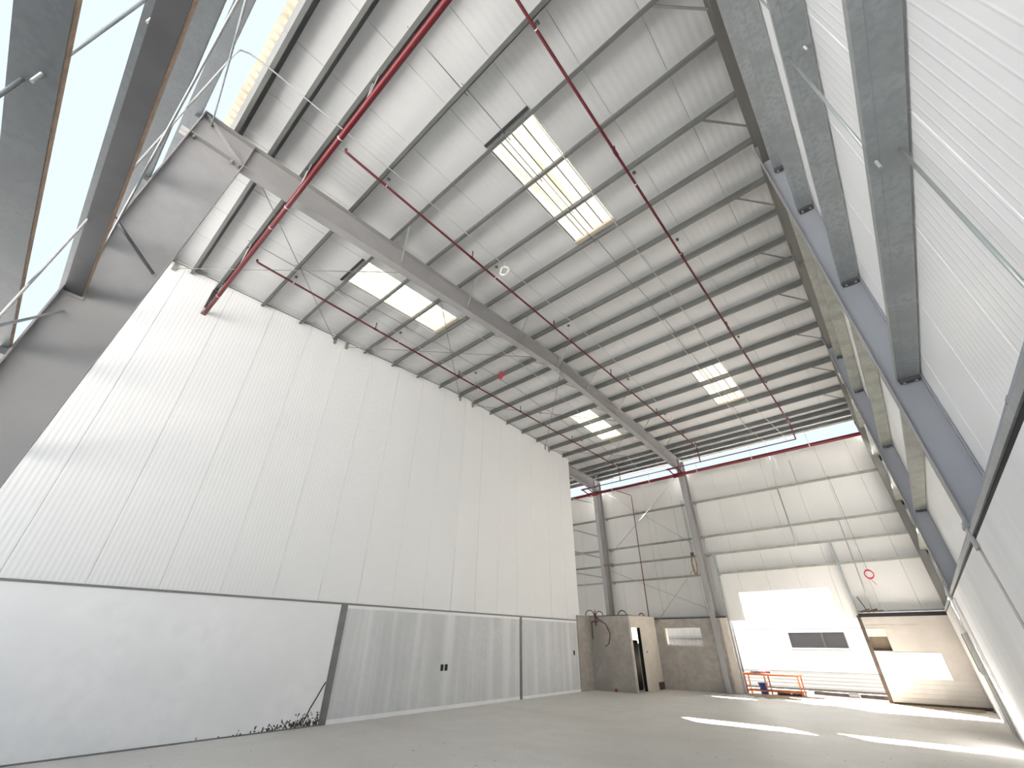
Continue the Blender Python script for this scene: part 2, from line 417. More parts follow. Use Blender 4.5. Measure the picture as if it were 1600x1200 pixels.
MB().box(-1.62, 1.0, 20.55, 20.75, 2.44, 2.56).build('lintel_shadow_beam', m_black, wb)
bx0, bx1, by = -1.58, .98, 20.60
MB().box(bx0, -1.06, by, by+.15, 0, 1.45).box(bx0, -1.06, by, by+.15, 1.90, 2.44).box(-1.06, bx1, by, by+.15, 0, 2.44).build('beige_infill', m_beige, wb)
MB().box(bx0, -1.06, by+.12, by+.14, 1.45, 1.90).build('brown_niche', m_brownwin, wb)
MB().box(bx0, -1.06, by-.012, by+.10, 1.86, 2.10).build('niche_lintel', m_raw2, wb)
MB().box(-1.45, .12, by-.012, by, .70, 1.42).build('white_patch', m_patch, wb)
for k in range(5): MB().box(bx0, bx1-.3, by-.01, by, .08+k*.125, .08+k*.125+.112).build('board', m_beige2, wb)
MB().box(bx0, bx1, by-.006, by, 2.18, 2.195).build('groove', m_raw, wb)
MB().box(bx0, bx1, by-.03, by, 0, .07).build('damp_base', m_brownp, wb)

# ------------------------------------------------------------------ steel frames
def iweb(mb, x, pts, t=.012):
    mb.loft([(x-t/2, y, z) for y, z in pts], [(x+t/2, y, z) for y, z in pts])
def flange(mb, x, p, q, w=.2, t=.018):
    """plate of width w across X following the line p->q in the YZ plane"""
    d = Vector((0, q[0]-p[0], q[1]-p[1])).normalized(); n = Vector((0, -d.z, d.y))*t/2
    P, Q = Vector((x, p[0], p[1])), Vector((x, q[0], q[1])); s = Vector((w/2, 0, 0))
    mb.loft([P-s-n, P+s-n, P+s+n, P-s+n], [Q-s-n, Q+s-n, Q+s+n, Q-s+n])
KN0 = dict(yo=-.86, yi=-.05, ztop=9.47, zin=8.82, yib=-.44)
def make_column(front, label):
    """local coordinates: x=0 at the frame plane; y, z as in the hall"""
    e = empty('steel_column'); tag(e, label, 'column')
    if front: yo, yi, yib, zt, zi = -.86, -.05, -.44, 9.46, 8.82; s = 1
    else: yo, yi, yib, zt, zi = 20.62, 20.0, 20.22, 9.42, 8.86; s = -1
    zo = zt-.02
    mb = MB(); iweb(mb, 0, [(yo, .02), (yo, zo), (yi, zt), (yi, zi), (yib, .02)]); mb.build('web', m_steel, e)
    mb = MB(); flange(mb, 0, (yo, .02), (yo, zo)); mb.build('outer_flange', m_steel, e)
    mb = MB(); flange(mb, 0, (yib, .02), (yi, zi)); mb.build('inner_flange', m_steel, e)
    mb = MB(); flange(mb, 0, (yo-s*.01, zo), (yi+s*.01, zt)); mb.build('top_plate', m_steel, e)
    for sx in (-1, 1):
        mb = MB(); w = .09
        def stiff(p, q, t=.014):
            d = Vector((0, q[0]-p[0], q[1]-p[1])).normalized(); n = Vector((0, -d.z, d.y))*t/2
            P, Q = Vector((0, *p)), Vector((0, *q)); A = Vector((sx*.006, 0, 0)); B = Vector((sx*w, 0, 0))
            mb.loft([P+A-n, P+B-n, P+B+n, P+A+n], [Q+A-n, Q+B-n, Q+B+n, Q+A+n])
        stiff((yo-s*.12, zi-.03), (yi, zi)); sp_ = mb.build('splice_plate', m_steel, e)
        mb = MB(); stiff((yi, zi), (yi, zt)); mb.build('stiffener', m_steel, e)
        mb = MB(); stiff((yo+s*.03, zo-.03), (yi-s*.03, zi+.03)); mb.build('diagonal_stiffener', m_steel, e)
        for yy in (yo+s*.07, yi-s*.06, yi-s*.16):
            z = zi-.03+(.03)*(yy-yo)/(yi-yo)
            MB().tube([(sx*.05, yy, z-.07), (sx*.05, yy, z+.045)], .022, 6).build('bolt', m_galvd, sp_)
    lo, hi = sorted((yo, yib))
    MB().box(-.16, .16, lo-.06, hi+.06, 0, .025).build('base_plate', m_steel, e)
    return e
def make_rafter(front, label):
    e = empty('steel_rafter'); tag(e, label, 'rafter')
    if front: y0, zt0, zb0 = -.05, 9.46, 8.82; y1 = RIDGE-.02; y2 = 1.2; zb2 = 8.99
    else: y0, zt0, zb0 = 20.0, 9.42, 8.86; y1 = RIDGE+.02; y2 = 18.6; zb2 = 9.02
    zt1 = zb(RIDGE)-.008; zb1 = zt1-.50
    mb = MB(); iweb(mb, 0, [(y0, zt0), (y1, zt1), (y1, zb1), (y0, zb0)]); mb.build('web', m_steel, e)
    mb = MB(); flange(mb, 0, (y0, zt0), (y1, zt1), .2, .016); mb.build('top_flange', m_steel, e)
    mb = MB(); flange(mb, 0, (y0, zb0), (y1, zb1), .2, .018); mb.build('bottom_flange', m_steel, e)
    ep = MB().box(-.1, .1, y1-.012, y1+.012, zb1-.10, zt1).build('end_plate', m_steel, e)
    for sx in (-.06, .06):
        for zz in (zb1-.05, zb1+.06, zt1-.08, zt1-.18):
            d = -.05 if front else .05
            MB().tube([(sx, y1, zz), (sx, y1+d, zz)], .02, 6).build('bolt', m_galvd, ep)
    return e
cf = make_column(True, 'huge tapered grey steel column with knee plates beside the open front')
cf.location.x = FX
cb_ = make_column(False, 'slim grey back column carrying the long middle rafter'); cb_.location.x = FX
rf = make_rafter(True, 'long grey middle rafter running from the front knee to the ridge'); rf.location.x = FX
rb = make_rafter(False, 'grey middle rafter running from the ridge down to the back column'); rb.location.x = FX
for xx, lab in ((LX, ('grey front column hidden behind the white dividing wall', 'grey back column standing past the end of the dividing wall',
                      'grey rafter above the dividing wall, front half', 'grey rafter beyond the dividing wall, rear half')),
                (EX, ('grey corner column of the gable wall at the open front', 'grey corner column where gable and back wall meet',
                      'dark gable rafter along the right wall, front half', 'dark gable rafter along the right wall, rear half'))):
    for src, l in zip((cf, cb_, rf, rb), lab):
        c = copy_tree(src); c.location.x = xx; c['label'] = l
        if xx == EX:      # gable frame takes the darker copy, its shade put into the colour
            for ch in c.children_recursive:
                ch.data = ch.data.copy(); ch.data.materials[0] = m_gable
# gable posts on the right wall
def gable_post(yc, label):
    e = empty('gable_post', (0, yc, 0)); tag(e, label, 'column')
    zt = zb(yc)-.06
    MB().box(.695, 1.005, -.006, .006, .02, zt).build('web', m_steelb, e)
    MB().box(.685, .70, -.075, .075, .02, zt).build('inner_flange', m_steel, e)
    MB().box(1.0, 1.014, -.075, .075, .02, zt).build('outer_flange', m_steelb, e)
    return e
gable_post(6.34, 'blue-grey gable post nearest the camera on the right wall')
gable_post(13.88, 'blue-grey gable post farther back on the right wall')

# ------------------------------------------------------------------ purlins
PY = [-.36, .22, .83, 1.914, 2.99, 4.07, 5.16, 6.25, 7.34, 8.42, 9.44]
PY = PY+[2*RIDGE-y for y in reversed(PY[1:])]+[20.12, 20.72]
X0P, X1P = -21.5, .98
def zsec(d, fl, t, lip):
    """Z section: (across, up), bottom flange to -, top flange to +"""
    return [(-fl, lip), (-fl, 0), (t, 0), (t, d-t), (fl, d-t), (fl, d-lip), (fl+t, d-lip), (fl+t, d), (0, d), (0, t), (-fl+t, t), (-fl+t, lip)]
sec = zsec(PD-.002, .062, .006, .02)
pm = MB().loft([(X0P, a, b) for a, b in sec], [(X1P, a, b) for a, b in sec])
p0 = None
for i, y in enumerate(PY):
    if p0 is None: p0 = pm.build('roof_purlin', m_purlin); o = p0
    else: o = p0.copy(); COL.objects.link(o)
    o.location = (0, y, zb(y)+.001)
    if i == 0: lab = 'eave purlin at the open front edge of the roof'
    elif i == len(PY)-1: lab = 'eave purlin over the bright gap above the back wall'
    else: lab = 'grey roof purlin, %s counted back from the open front eave' % ORD[i]
    tag(o, lab, 'purlin', 'roof purlins')

# ------------------------------------------------------------------ wall girts
def girt_mesh_y(y0, y1, m, name, loc):
    # horizontal web .21 deep at the bottom, inner lip up, outer flange up
    s = [(.79, .0), (1.0, .0), (1.0, .07), (.994, .07), (.994, .006), (.797, .006), (.797, .065), (.79, .065)]
    return MB().loft([(x, y0, z) for x, z in s], [(x, y1, z) for x, z in s])
GZ = [4.34, 5.99, 7.67, 8.85]
for k, (y0, y1, lab) in enumerate(((-.85, 6.33, 'the front bay of the right wall'), (6.35, 13.87, 'the middle bay of the right wall'), (13.89, 20.6, 'the rear bay of the right wall'))):
    for j, z in enumerate(GZ):
        e = empty('wall_girt', (0, y0, z)); tag(e, 'galvanised girt, %s from the bottom in %s' % (ORD[j], lab), 'girt', 'gable wall girts')
        s = [(.79, .0), (1.0, .0), (1.0, .07), (.994, .07), (.994, .006), (.797, .006), (.797, .065), (.79, .065)]
        mm = m_galv if k == 0 else m_galvd
        L = y1-y0
        MB().loft([(x, .012, q) for x, q in s], [(x, L-.012, q) for x, q in s]).build('channel', mm, e)
        MB().beam((.852, .02, -.001), (.852, L-.02, -.001), .004, .003).build('stiffening_fold', m_steelb, e)
        for yy in (.03, L-.09):
            cl = MB().box(.80, .99, yy, yy+.06, -.05, -.001).build('cleat', m_dark, e)
            for xx in (.84, .95): MB().tube([(xx, yy+.03, -.062), (xx, yy+.03, -.045)], .017, 6).build('bolt', m_rod, cl)
# sag rods between the gable girts of the front bay
for j, (x, y, za, zb_) in enumerate(((.955, 2.74, 2.50, 4.42), (.83, 2.74, 4.27, 6.06), (.95, 2.74, 5.92, 7.75), (.84, 2.74, 7.6, 8.93))):
    o = MB().tube([(x, y, za), (x, y, zb_)], .011, 8).build('sag_rod', m_rod, smooth=True)
    tag(o, 'thin zinc sag rod, %s from the bottom, linking girts near the camera' % ORD[j], 'rod', 'gable sag rods')
for j, z in enumerate(GZ):
    for k, x in enumerate((.84, .95)):
        o = None
# front facade girts (no cladding: open to the sky)
def front_girt(z, label):
    e = empty('wall_girt', (0, -.88, z)); tag(e, label, 'girt', 'open front girts')
    s = [(0, 0), (-.20, 0), (-.20, .07), (-.194, .07), (-.194, .006), (-.006, .006), (-.006, .06), (0, .06)]
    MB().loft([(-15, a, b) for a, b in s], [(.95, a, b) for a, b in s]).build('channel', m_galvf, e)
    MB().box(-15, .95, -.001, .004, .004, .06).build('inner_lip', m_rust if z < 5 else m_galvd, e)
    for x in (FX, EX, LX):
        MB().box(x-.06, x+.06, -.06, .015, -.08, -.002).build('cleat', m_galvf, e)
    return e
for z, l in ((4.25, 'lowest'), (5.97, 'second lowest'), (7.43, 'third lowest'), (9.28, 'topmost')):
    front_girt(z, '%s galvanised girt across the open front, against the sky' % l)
def front_strut():
    e = empty('facade_strut', (FX, -.76, 5.18)); tag(e, 'dark steel strut across the open front, ending on the tapered column', 'strut')
    MB().box(.01, 7.25, -.08, .08, 0, .012).box(.01, 7.25, -.08, -.068, .012, .15).build('channel', m_dark, e)
    MB().box(.01, 7.25, .07, .08, .004, .15).build('rusty_flange', m_rust, e)
    MB().box(.006, .02, -.11, .11, -.04, .20).build('end_plate', m_steel, e)
    return e
front_strut()
def rodthing(name, pts, rad, m, label, cat, group=None, n=8):
    o = MB().tube(pts, rad, n).build(name, m, smooth=True); return tag(o, label, cat, group)
rodthing('sag_rod', [(-2.64, -.95, 4.16), (-2.64, -.95, 6.04)], .011, m_rod, 'thin rod joining the two lowest girts of the open front', 'rod', 'open front rods')
rodthing('sag_rod', [(-2.76, -1.02, 2.4), (-2.76, -1.02, 4.33)], .011, m_rod, 'thin rod hanging below the lowest girt of the open front', 'rod', 'open front rods')
rodthing('sag_rod', [(-3.12, -1.02, 5.9), (-3.12, -1.02, 7.5)], .011, m_rod, 'thin rod joining the two middle girts of the open front', 'rod', 'open front rods')
rodthing('brace_rod', [(-6.47, -.70, 9.30), (.8, -.70, 4.75)], .013, m_rod, 'brace rod slanting down from the top of the tapered column', 'rod', 'open front rods')
rodthing('brace_rod', [(-6.47, -.74, 5.40), (.8, -.74, 8.95)], .013, m_rod, 'brace rod slanting up from the middle of the tapered column', 'rod', 'open front rods')
rodthing('brace_rod', [(-6.47, -.73, 4.92), (.8, -.73, 0.1)], .013, m_rod, 'brace rod slanting down from the tapered column below the dark strut', 'rod', 'open front rods')
o = MB().beam((-6.25, -.90, 6.37), (-6.40, -.24, 5.90), .045, .02).build('fly_brace', m_dark); tag(o, 'dark angle brace across the face of the tapered column', 'brace')

# ------------------------------------------------------------------ back wall girts
def back_girt(x0, x1, z, label, m=m_galvd):
    e = empty('wall_girt', (x0, YB, z)); tag(e, label, 'girt', 'back wall girts')
    s = [(-.17, 0), (-.004, 0), (-.004, .07), (-.01, .07), (-.01, .006), (-.164, .006), (-.164, .065), (-.17, .065)]
    MB().loft([(0, a, b) for a, b in s], [(x1-x0, a, b) for a, b in s]).build('channel', m, e)
    for xx in (.05, x1-x0-.15): MB().box(xx, xx+.10, -.15, -.03, -.05, -.002).build('cleat', m_galvd, e)
for z, l in ((7.34, 'highest'), (5.75, 'second highest'), (4.99, 'third highest'), (4.19, 'lowest')):
    if z == 4.19: back_girt(-6.05, .9, z, 'lowest girt on the back wall, over the doorway')
    else: back_girt(-6.40, .9, z, '%s girt on the back wall right of the slim column' % l)
    back_girt(-11.2, -6.56, z, '%s girt on the back wall between the two slim columns' % l)
    back_girt(-15.0, -11.4, z, '%s girt glimpsed past the end of the dividing wall' % l)
o = MB().box(-11.2, -6.1, YB-.03, YB-.004, 2.58, 2.64).build('base_rail', m_galv); tag(o, 'base rail under the back wall panels left of the doorway', 'rail', 'back wall base rails')
o = MB().box(-1.6, .9, YB-.03, YB-.004, 2.58, 2.64).build('base_rail', m_galv); tag(o, 'base rail under the back wall panels right of the doorway', 'rail', 'back wall base rails')
# door jamb posts
e = empty('door_jamb', (-6.03, 20.62, 0)); tag(e, 'galvanised jamb post on the left of the doorway', 'post')
MB().box(-.03, .03, 0, .18, 0, 4.99).build('channel', m_galv, e); MB().box(-.05, .05, -.02, .2, 0, .02).build('base_plate', m_galv, e)
e = empty('door_jamb', (-1.64, 20.62, 0)); tag(e, 'post on the right of the doorway, galvanised above, rusty below', 'post')
MB().box(-.03, .03, 0, .16, 2.50, 4.99).build('upper_channel', m_galv, e); MB().box(-.05, .05, .0, .17, 0, 2.50).build('lower_post', m_brownp, e)
MB().box(-.08, .08, -.02, .2, 0, .02).build('base_plate', m_brownp, e)
# cross bracing on the back wall
for a, b, l in (((-11.2, 20.55, 8.95), (-6.6, 20.55, 5.40), 'upper back wall brace rod falling to the right'),
                ((-6.6, 20.58, 8.95), (-11.2, 20.58, 5.40), 'upper back wall brace rod falling to the left'),
                ((-11.2, 20.42, 4.78), (-6.6, 20.42, 2.85), 'lower back wall brace rod falling to the right'),
                ((-6.9, 20.40, 4.45), (-9.38, 20.40, 2.08), 'lower back wall brace rod falling to the left')):
    rodthing('brace_rod', [a, b], .012, m_rod, l, 'rod', 'back wall bracing')
for z0, z1, l in ((8.5, 8.15, 'top'), (6.9, 6.4, 'upper'), (5.72, 5.35, 'middle'), (4.62, 4.42, 'lower')):
    o = MB().beam((-13.6, 18.2, z0+.25), (-11.4, 20.25, z1), .05, .05).build('strut_tube', m_galv)
    tag(o, '%s slanting strut behind the end of the dividing wall' % l, 'strut', 'struts past the dividing wall')

# ------------------------------------------------------------------ roof rods, conduits, braces
def sag_line(x, dx, ys, where, grp):
    for k in range(len(ys)-1):
        y0, y1 = ys[k], ys[k+1]; s = dx if k % 2 else -dx
        z0, z1 = zb(y0)+.05, zb(y1)+.05
        o = MB().tube([(x+s, y0-.10, z0-.005), (x+s, y1+.10, z1-.005)], .009, 6).build('sag_rod', m_rodd, smooth=True)
        tag(o, 'thin roof sag rod %s, %s gap from the front' % (where, ORD[k]), 'rod', grp)
ys = PY[2:21]
sag_line(-2.80, .03, ys, 'over the middle of the hall', 'roof sag rods')
sag_line(-8.9, .03, ys, 'left of the grey rafter', 'roof sag rods')
def wavy(pts, sag=.0):
    out = []
    for a, b in zip(pts, pts[1:]):
        a, b = Vector(a), Vector(b)
        for k in range(4): t = k/4; q = a.lerp(b, t); q.z -= sag*4*t*(1-t); out.append(q)
    out.append(Vector(pts[-1])); return out
cp = [(-4.95, -.86, 2.2), (-4.95, -.83, 5), (-4.95, -.82, 9.2), (-4.94, -.80, 9.36), (-4.93, -.70, 9.44), (-4.92, -.5, zb(-.5)-.012)]
cp += [(-4.92-.004*y, y, zb(y)-.012) for y in [p for p in PY if 0 < p < 15]]
rodthing('cable_conduit', cp, .011, m_cable, 'pale conduit rising at the open front and running along under the purlins', 'conduit', n=6)
rodthing('cable_conduit', [(-2.18, y, zb(y)-.012) for y in PY if 2.9 < y < 17]+[(-1.95, 18.9, zb(18.9)-.015), (-1.8, 20.5, zb(20.4)-.02), (-1.75, 20.6, 9.2), (-1.75, 20.62, 8.3)], .010, m_cable, 'pale conduit running along the right edge of the large skylight', 'conduit', n=6)
rodthing('cable_conduit', [(-2.87, y, zb(y)-.012) for y in PY if 9 < y < 19]+[(-2.6, 20.5, zb(20.4)-.03), (-2.62, 20.62, 8.3), (-2.75, 20.63, 7.42)], .010, m_cable, 'pale conduit from the far right skylight down to the back wall', 'conduit', n=6)
rodthing('cable_conduit', [(-8.86, 2.04, zb(2.04)-.012), (-9.14, 4.17, zb(4.17)-.02), (-9.33, 5.4, zb(5.4)-.02), (-9.55, 7.5, zb(7.5)-.02), (-9.8, 10.5, zb(10.5)-.02)], .009, m_cable, 'slack cable crossing the ceiling bay beside the dividing wall', 'cable', n=6)
rodthing('cable_conduit', [(-7.55, 6.3, zb(6.3)-.012), (-7.6, 9.4, zb(9.4)-.02), (-7.9, 13.5, zb(13.5)-.02), (-8.2, 17.5, zb(17.5)-.02), (-8.6, 20.4, 9.35), (-8.75, 20.6, 8.8), (-8.75, 20.62, 2.7)], .009, m_cable, 'pale conduit left of the grey rafter down to the back wall', 'conduit', n=6)
# eave conduit along the back opening
rodthing('cable_conduit', [(-11.2, 20.25, 9.36), (.7, 20.25, 9.36)], .014, m_white, 'white conduit along the eave above the back opening', 'conduit', n=6)
# roof cross braces in the left bay
nodes = [(-.15, 4.1), (4.5, 9.5), (10.2, 15.2), (15.5, 19.9)]
for k, (y0, y1) in enumerate(nodes):
    for (a, b, l) in ((y0, y1, 'running left to right'), (y1, y0, 'running right to left')):
        e = empty('brace_rod', (XL, a, zb(a))); tag(e, 'roof brace rod by the dividing wall, %s pair from front, %s' % (ORD[k], l), 'rod', 'roof bracing')
        d = Vector((FX-.08-XL, b-a, zb(b)-zb(a)-.05))
        MB().tube([(.0, 0, -.06), d+Vector((0, 0, -.06))], .010, 6).build('rod', m_rodd, e)
        MB().box(0, .03, -.045, .045, -.14, .12).build('wall_cleat', m_galvd, e)
# fly braces from purlins to the rafters
k = 0
for y in [2.99, 5.16, 7.34, 9.44, 11.28, 13.45, 15.6, 17.79]:
    for x0, x1, l in ((-5.76, FX+.05, 'right side of the grey middle rafter'), (-7.2, FX-.05, 'left side of the grey middle rafter'), (.12, EX-.1, 'dark gable rafter')):
        dy = .28 if y < RIDGE else -.2
        zz = zb(y)-.40 if x0 < 0 else zb(y)-.30
        if x0 > 0: dy = .45 if y < 12 else .25
        o = MB().beam((x0, y, zb(y)+.02), (x1, y+dy if x0 > 0 else y+.35, zz), .035, .012).build('fly_brace', m_galvd if x0 < 0 else m_purlin)
        tag(o, 'short angle brace on the %s, %s from the front' % (l, ORD[k]), 'brace', 'rafter fly braces')
    k += 1

# ------------------------------------------------------------------ sprinkler pipework
def main_pipe():
    e = empty('sprinkler_main', (XL, .82, 8.64)); tag(e, 'thick red sprinkler main crossing the hall and piercing the white wall', 'pipe')
    MB().tube([(-.25, 0, 0), (12.0, 0, 0)], .047, 12).build('pipe', m_red, e, smooth=True)
    for x in (.95, 3.9, 4.6, 6.55, 9.3): MB().tube([(x-.01, 0, 0), (x+.01, 0, 0)], .049, 12).build('coupling', m_white, e, smooth=True)
    for x in (1.95, 4.9, 7.2, 10.2):
        zt = zb(.83)-8.64
        MB().tube([(x, 0, .05), (x, .0, zt)], .008, 6).tube([(x+.16, .0, zt), (x+.02, 0, .08)], .006, 6).build('hanger', m_cable, e)
        MB().box(x-.03, x+.03, -.03, .03, zt-.03, zt+.03).build('clamp', m_dark, e)
    return e
main_pipe()
def branch(x, y0, y1, ydrop, zlow, label, hang, heads):
    z = 9.43
    e = empty('sprinkler_branch', (x, y0, z)); tag(e, label, 'pipe', 'sprinkler branch lines')
    MB().tube([(0, 0, .07), (0, .005, .02), (0, .03, 0), (0, y1-y0-.06, 0), (0, y1-y0-.02, -.015), (0, y1-y0, -.07), (0, y1-y0, zlow-z)], .026, 8).build('pipe', m_redd, e, smooth=True)
    for y in heads:
        MB().tube([(0, y-y0, 0), (0, y-y0, .20)], .014, 6).tube([(0, y-y0, .20), (0, y-y0, .26)], [.02, .008], 6).build('sprinkler_head', m_redd, e)
        MB().tube([(0, y-y0-.06, 0), (0, y-y0+.06, 0)], .033, 8).build('tee', m_redd, e)
    for y in hang:
        zt = zb(y)-z
        hg = MB().tube([(.03, y-y0+.06, 0), (.03, y-y0+.06, zt)], .004, 5).build('hanger', m_cable, e)
        MB().box(.0, .06, y-y0+.03, y-y0+.09, zt-.02, zt+.02).build('clamp', m_dark, hg)
        MB().tube([(0, y-y0+.05, 0), (0, y-y0+.07, 0)], .028, 8).build('hanger_ring', m_white, hg)
    return e
HD = [4.45, 7.8, 11.15, 14.85, 17.6]
branch(-9.25, 1.1, 19.17, 19.17, 8.70, 'maroon sprinkler branch nearest the dividing wall', [1.95, 5.2, 8.5, 12.4, 15.6, 18.9], HD)
branch(-5.17, 1.1, 19.17, 19.17, 8.70, 'maroon sprinkler branch beside the grey middle rafter', [1.95, 5.2, 8.5, 12.4, 15.6, 18.9], HD)
branch(-1.32, .9, 19.17, 19.17, 8.70, 'maroon sprinkler branch on the right, under the plain ceiling', [1.95, 5.2, 7.5, 12.4, 15.6, 18.9], HD)
def back_main():
    e = empty('sprinkler_main', (-15, 19.86, 8.58)); tag(e, 'thick red sprinkler main across the top of the back wall', 'pipe')
    MB().tube([(0, 0, 0), (15.72, 0, 0)], .075, 12).build('pipe', m_red, e, smooth=True)
    for x in (LX, FX):
        MB().tube([(x+15-.28, 0, -.01), (x+15+.28, 0, -.01)], .105, 12).build('coupling', m_red, e, smooth=True)
    for x in (4.9, 7.0, 9.4, 11.8, 14.0):
        MB().tube([(x-.012, 0, 0), (x+.012, 0, 0)], .079, 12).build('hanger_ring', m_white, e)
        MB().tube([(x, 0, .07), (x, 0, .9)], .006, 5).build('hanger', m_cable, e)
    return e
back_main()
def thin_main():
    e = empty('feeder_pipe', (-11.4, 19.17, 8.70)); tag(e, 'thin dark feeder pipe strung above the red main at the back', 'pipe')
    MB().tube([(0, 0, 0), (10.08, 0, 0)], .022, 8).build('pipe', m_redd, e, smooth=True)
    for x in (.5, 2.9, 4.2, 6.9, 8.4):
        MB().tube([(x, 0, 0), (x, 0, .85)], .004, 5).build('hanger', m_cable, e)
    for x in (LX+11.4, FX+11.4): MB().tube([(x-.3, 0, 0), (x+.3, 0, 0)], .045, 8).build('coupling', m_red, e)
    for x in (LX+11.4-.25, LX+11.4+.1, FX+11.4-.22, FX+11.4+.2): MB().tube([(x, 0, 0), (x, .69, -.12)], .03, 8).build('riser_link', m_red, e)
    return e
thin_main()
rodthing('riser_pipe', [(-9.9, 19.9, 8.50), (-9.35, 20.38, 8.25), (-9.33, 20.38, 8.1), (-9.36, 20.38, 2.5)], .02, m_redd, 'thin maroon riser pipe down the back wall to the cement cubicle', 'pipe')

# coils of cable hanging under the roof
def coil(c, rad, m, label, top=None, axis='y', tail=None, n=3, r0=.012):
    e = empty('cable_coil', c); tag(e, label, 'cable coil', 'hanging cable coils'); rnd = random.Random(int(abs(c[0]*100)))
    for k in range(n):
        pts = []; ex = rad*rnd.uniform(.8, 1.1); ez = rad*rnd.uniform(.9, 1.2); ph = rnd.uniform(-.4, .4)
        for t in range(14):
            a = 2*math.pi*t/14; pts.append((ex*math.cos(a), rnd.uniform(-.03, .03)+ph*ex*math.cos(a), ez*math.sin(a)))
        MB().tube(pts, r0, 5, closed=True).build('loop', m, e)
    if top: MB().tube([(0, 0, rad), (0, 0, top-c[2])], r0*.6, 5).build('hanging_wire', m if top > 8 else m_dark, e)
    if tail: MB().tube([(-rad*.5, 0, -rad*.8), (0, 0, -rad*1.4), tail], r0*.8, 5).build('loose_end', m, e)
    return e
coil((-4.88, 5.28, 9.48), .13, m_cream, 'cream coil of cable hanging beside the maroon pipe near the rafter', top=zb(5.16))
coil((-4.95, 15.6, 9.45), .12, m_cream, 'cream coil of cable hanging far back beside the maroon pipe', top=zb(15.6)+.02)
coil((-8.45, 9.1, 9.80), .13, m_redcable, 'red coil of cable tucked under the roof left of the rafter', top=zb(9.1))
coil((-.84, 20.35, 3.74), .13, m_redcable, 'red coil of cable dangling in front of the back wall', top=7.40, tail=(.10, 0, -.34), n=4, r0=.011)

# conduits on the back wall
rodthing('wall_conduit', [(-2.74, 20.62, 7.42), (-2.74, 20.62, 5.0)], .022, m_galv, 'vertical conduit on the back wall above the doorway', 'conduit', n=8)
rodthing('wall_conduit', [(-1.7, 20.60, 5.80), (-1.20, 20.60, 5.80), (-1.12, 20.60, 5.78), (-1.09, 20.60, 5.70), (-1.13, 20.60, 4.2), (-1.18, 20.60, 2.62)], .018, m_galv, 'bent conduit turning down the back wall beside the dangling red coil', 'conduit', n=8)
rodthing('wall_conduit', [(-1.95, 20.64, 7.40), (-1.95, 20.64, 8.4)], .012, m_galv, 'short upright conduit above the highest back wall girt', 'conduit', n=6)

# rope and pulley block on the slim column
e = empty('rope_bundle', (-6.72, 20.05, 4.55)); tag(e, 'brown rope bundle hanging on the slim middle back column', 'rope')
rnd = random.Random(5)
for k in range(6):
    pts = []
    for t in range(12):
        a = 2*math.pi*t/12; pts.append((.09*math.cos(a)*rnd.uniform(.7, 1.2), rnd.uniform(-.05, .05), .42*math.sin(a)*rnd.uniform(.85, 1.05)))
    MB().tube(pts, .016, 5, closed=True).build('rope_loop', m_rope, e)
MB().tube([(0, 0, .42), (-.02, 0, 2.85)], .008, 5).tube([(.06, 0, .42), (.05, 0, 2.85)], .008, 5).build('fall_line', m_hose, e)
MB().box(-.06, .06, -.05, .05, .36, .52).build('pulley_block', m_dark, e)
MB().tube([(.05, 0, -.4), (.12, -.05, -2.0)], .006, 5).build('loose_end', m_rope, e)
e = empty('rag_bundle', (-11.17, 20.08, 4.98)); tag(e, 'dark rag tied around the far left back column', 'rag')
rnd2 = random.Random(2); MB().blob((0, 0, 0), .1, .1, .09, rnd2).blob((.28, 0, -.02), .30, .06, .05, rnd2).build('rag', m_rope, e)

# ------------------------------------------------------------------ cement cubicle in the far left corner
def cubicle():
    e = empty('cement_cubicle', (-10.1, 17.9, 0)); tag(e, 'raw cement cubicle with a narrow doorway in the far left corner', 'cubicle')
    ox, oy = -10.1, 17.9
    B = lambda x0, x1, y0, y1, z0, z1: MB().box(x0-ox, x1-ox, y0-oy, y1-oy, z0, z1)
    B(-11.3, -9.16, 17.9, 18.05, 0, 2.63).build('front_wall', m_raw, e)
    mb = B(-9.31, -9.16, 18.05, 18.10, 0, 2.62)
    mb.v, mb.f = [], []
    for (a, b, z0, z1) in ((18.05, 18.11, 0, 2.63), (18.90, 20.45, 0, 2.60), (18.11, 18.90, 2.18, 2.62)):
        mb.box(-9.31-ox, -9.16-ox, a-oy, b-oy, z0, z1)
    mb.build('side_wall', m_raw2, e)
    B(-11.12, -10.98, 16.95, 17.9, 0, 2.62).build('return_wall', m_raw, e)
    B(-11.3, -9.16, 17.9, 20.45, 2.60, 2.63).build('slab', m_raw2, e)
    B(-9.74, -9.70, 18.06, 19.6, 0, 1.74).build('dark_interior_sheet', m_black, e)  # black sheet standing in for the unlit inside of the cubicle
    B(-9.30, -9.17, 18.88, 18.90, 0, 2.18).build('door_lining', m_black, e)
    B(-9.165, -9.15, 19.25, 19.31, 1.28, 1.35).build('switch_hole', m_hose, e)
    B(-9.16, -9.13, 19.95, 20.45, 0, .25).build('damp_stain', m_brownp, e)
    return e
cubicle()
def arc(c, R_, a0, a1, ax=(1, 0, 0), n=9):
    ax = Vector(ax); c = Vector(c)
    return [c+ax*R_*math.cos(a0+(a1-a0)*t/(n-1))+Vector((0, 0, 1))*R_*math.sin(a0+(a1-a0)*t/(n-1)) for t in range(n)]
rodthing('hose', arc((-10.9, 17.8, 2.62), .22, 0, math.pi), .018, m_hose, 'black hose hoop on the cubicle roof next to the dividing wall', 'hose', 'hoses on the cubicle')
rodthing('hose', arc((-10.45, 17.85, 2.62), .17, 0, math.pi), .018, m_hose, 'black hose hoop on the front edge of the cubicle roof', 'hose', 'hoses on the cubicle')
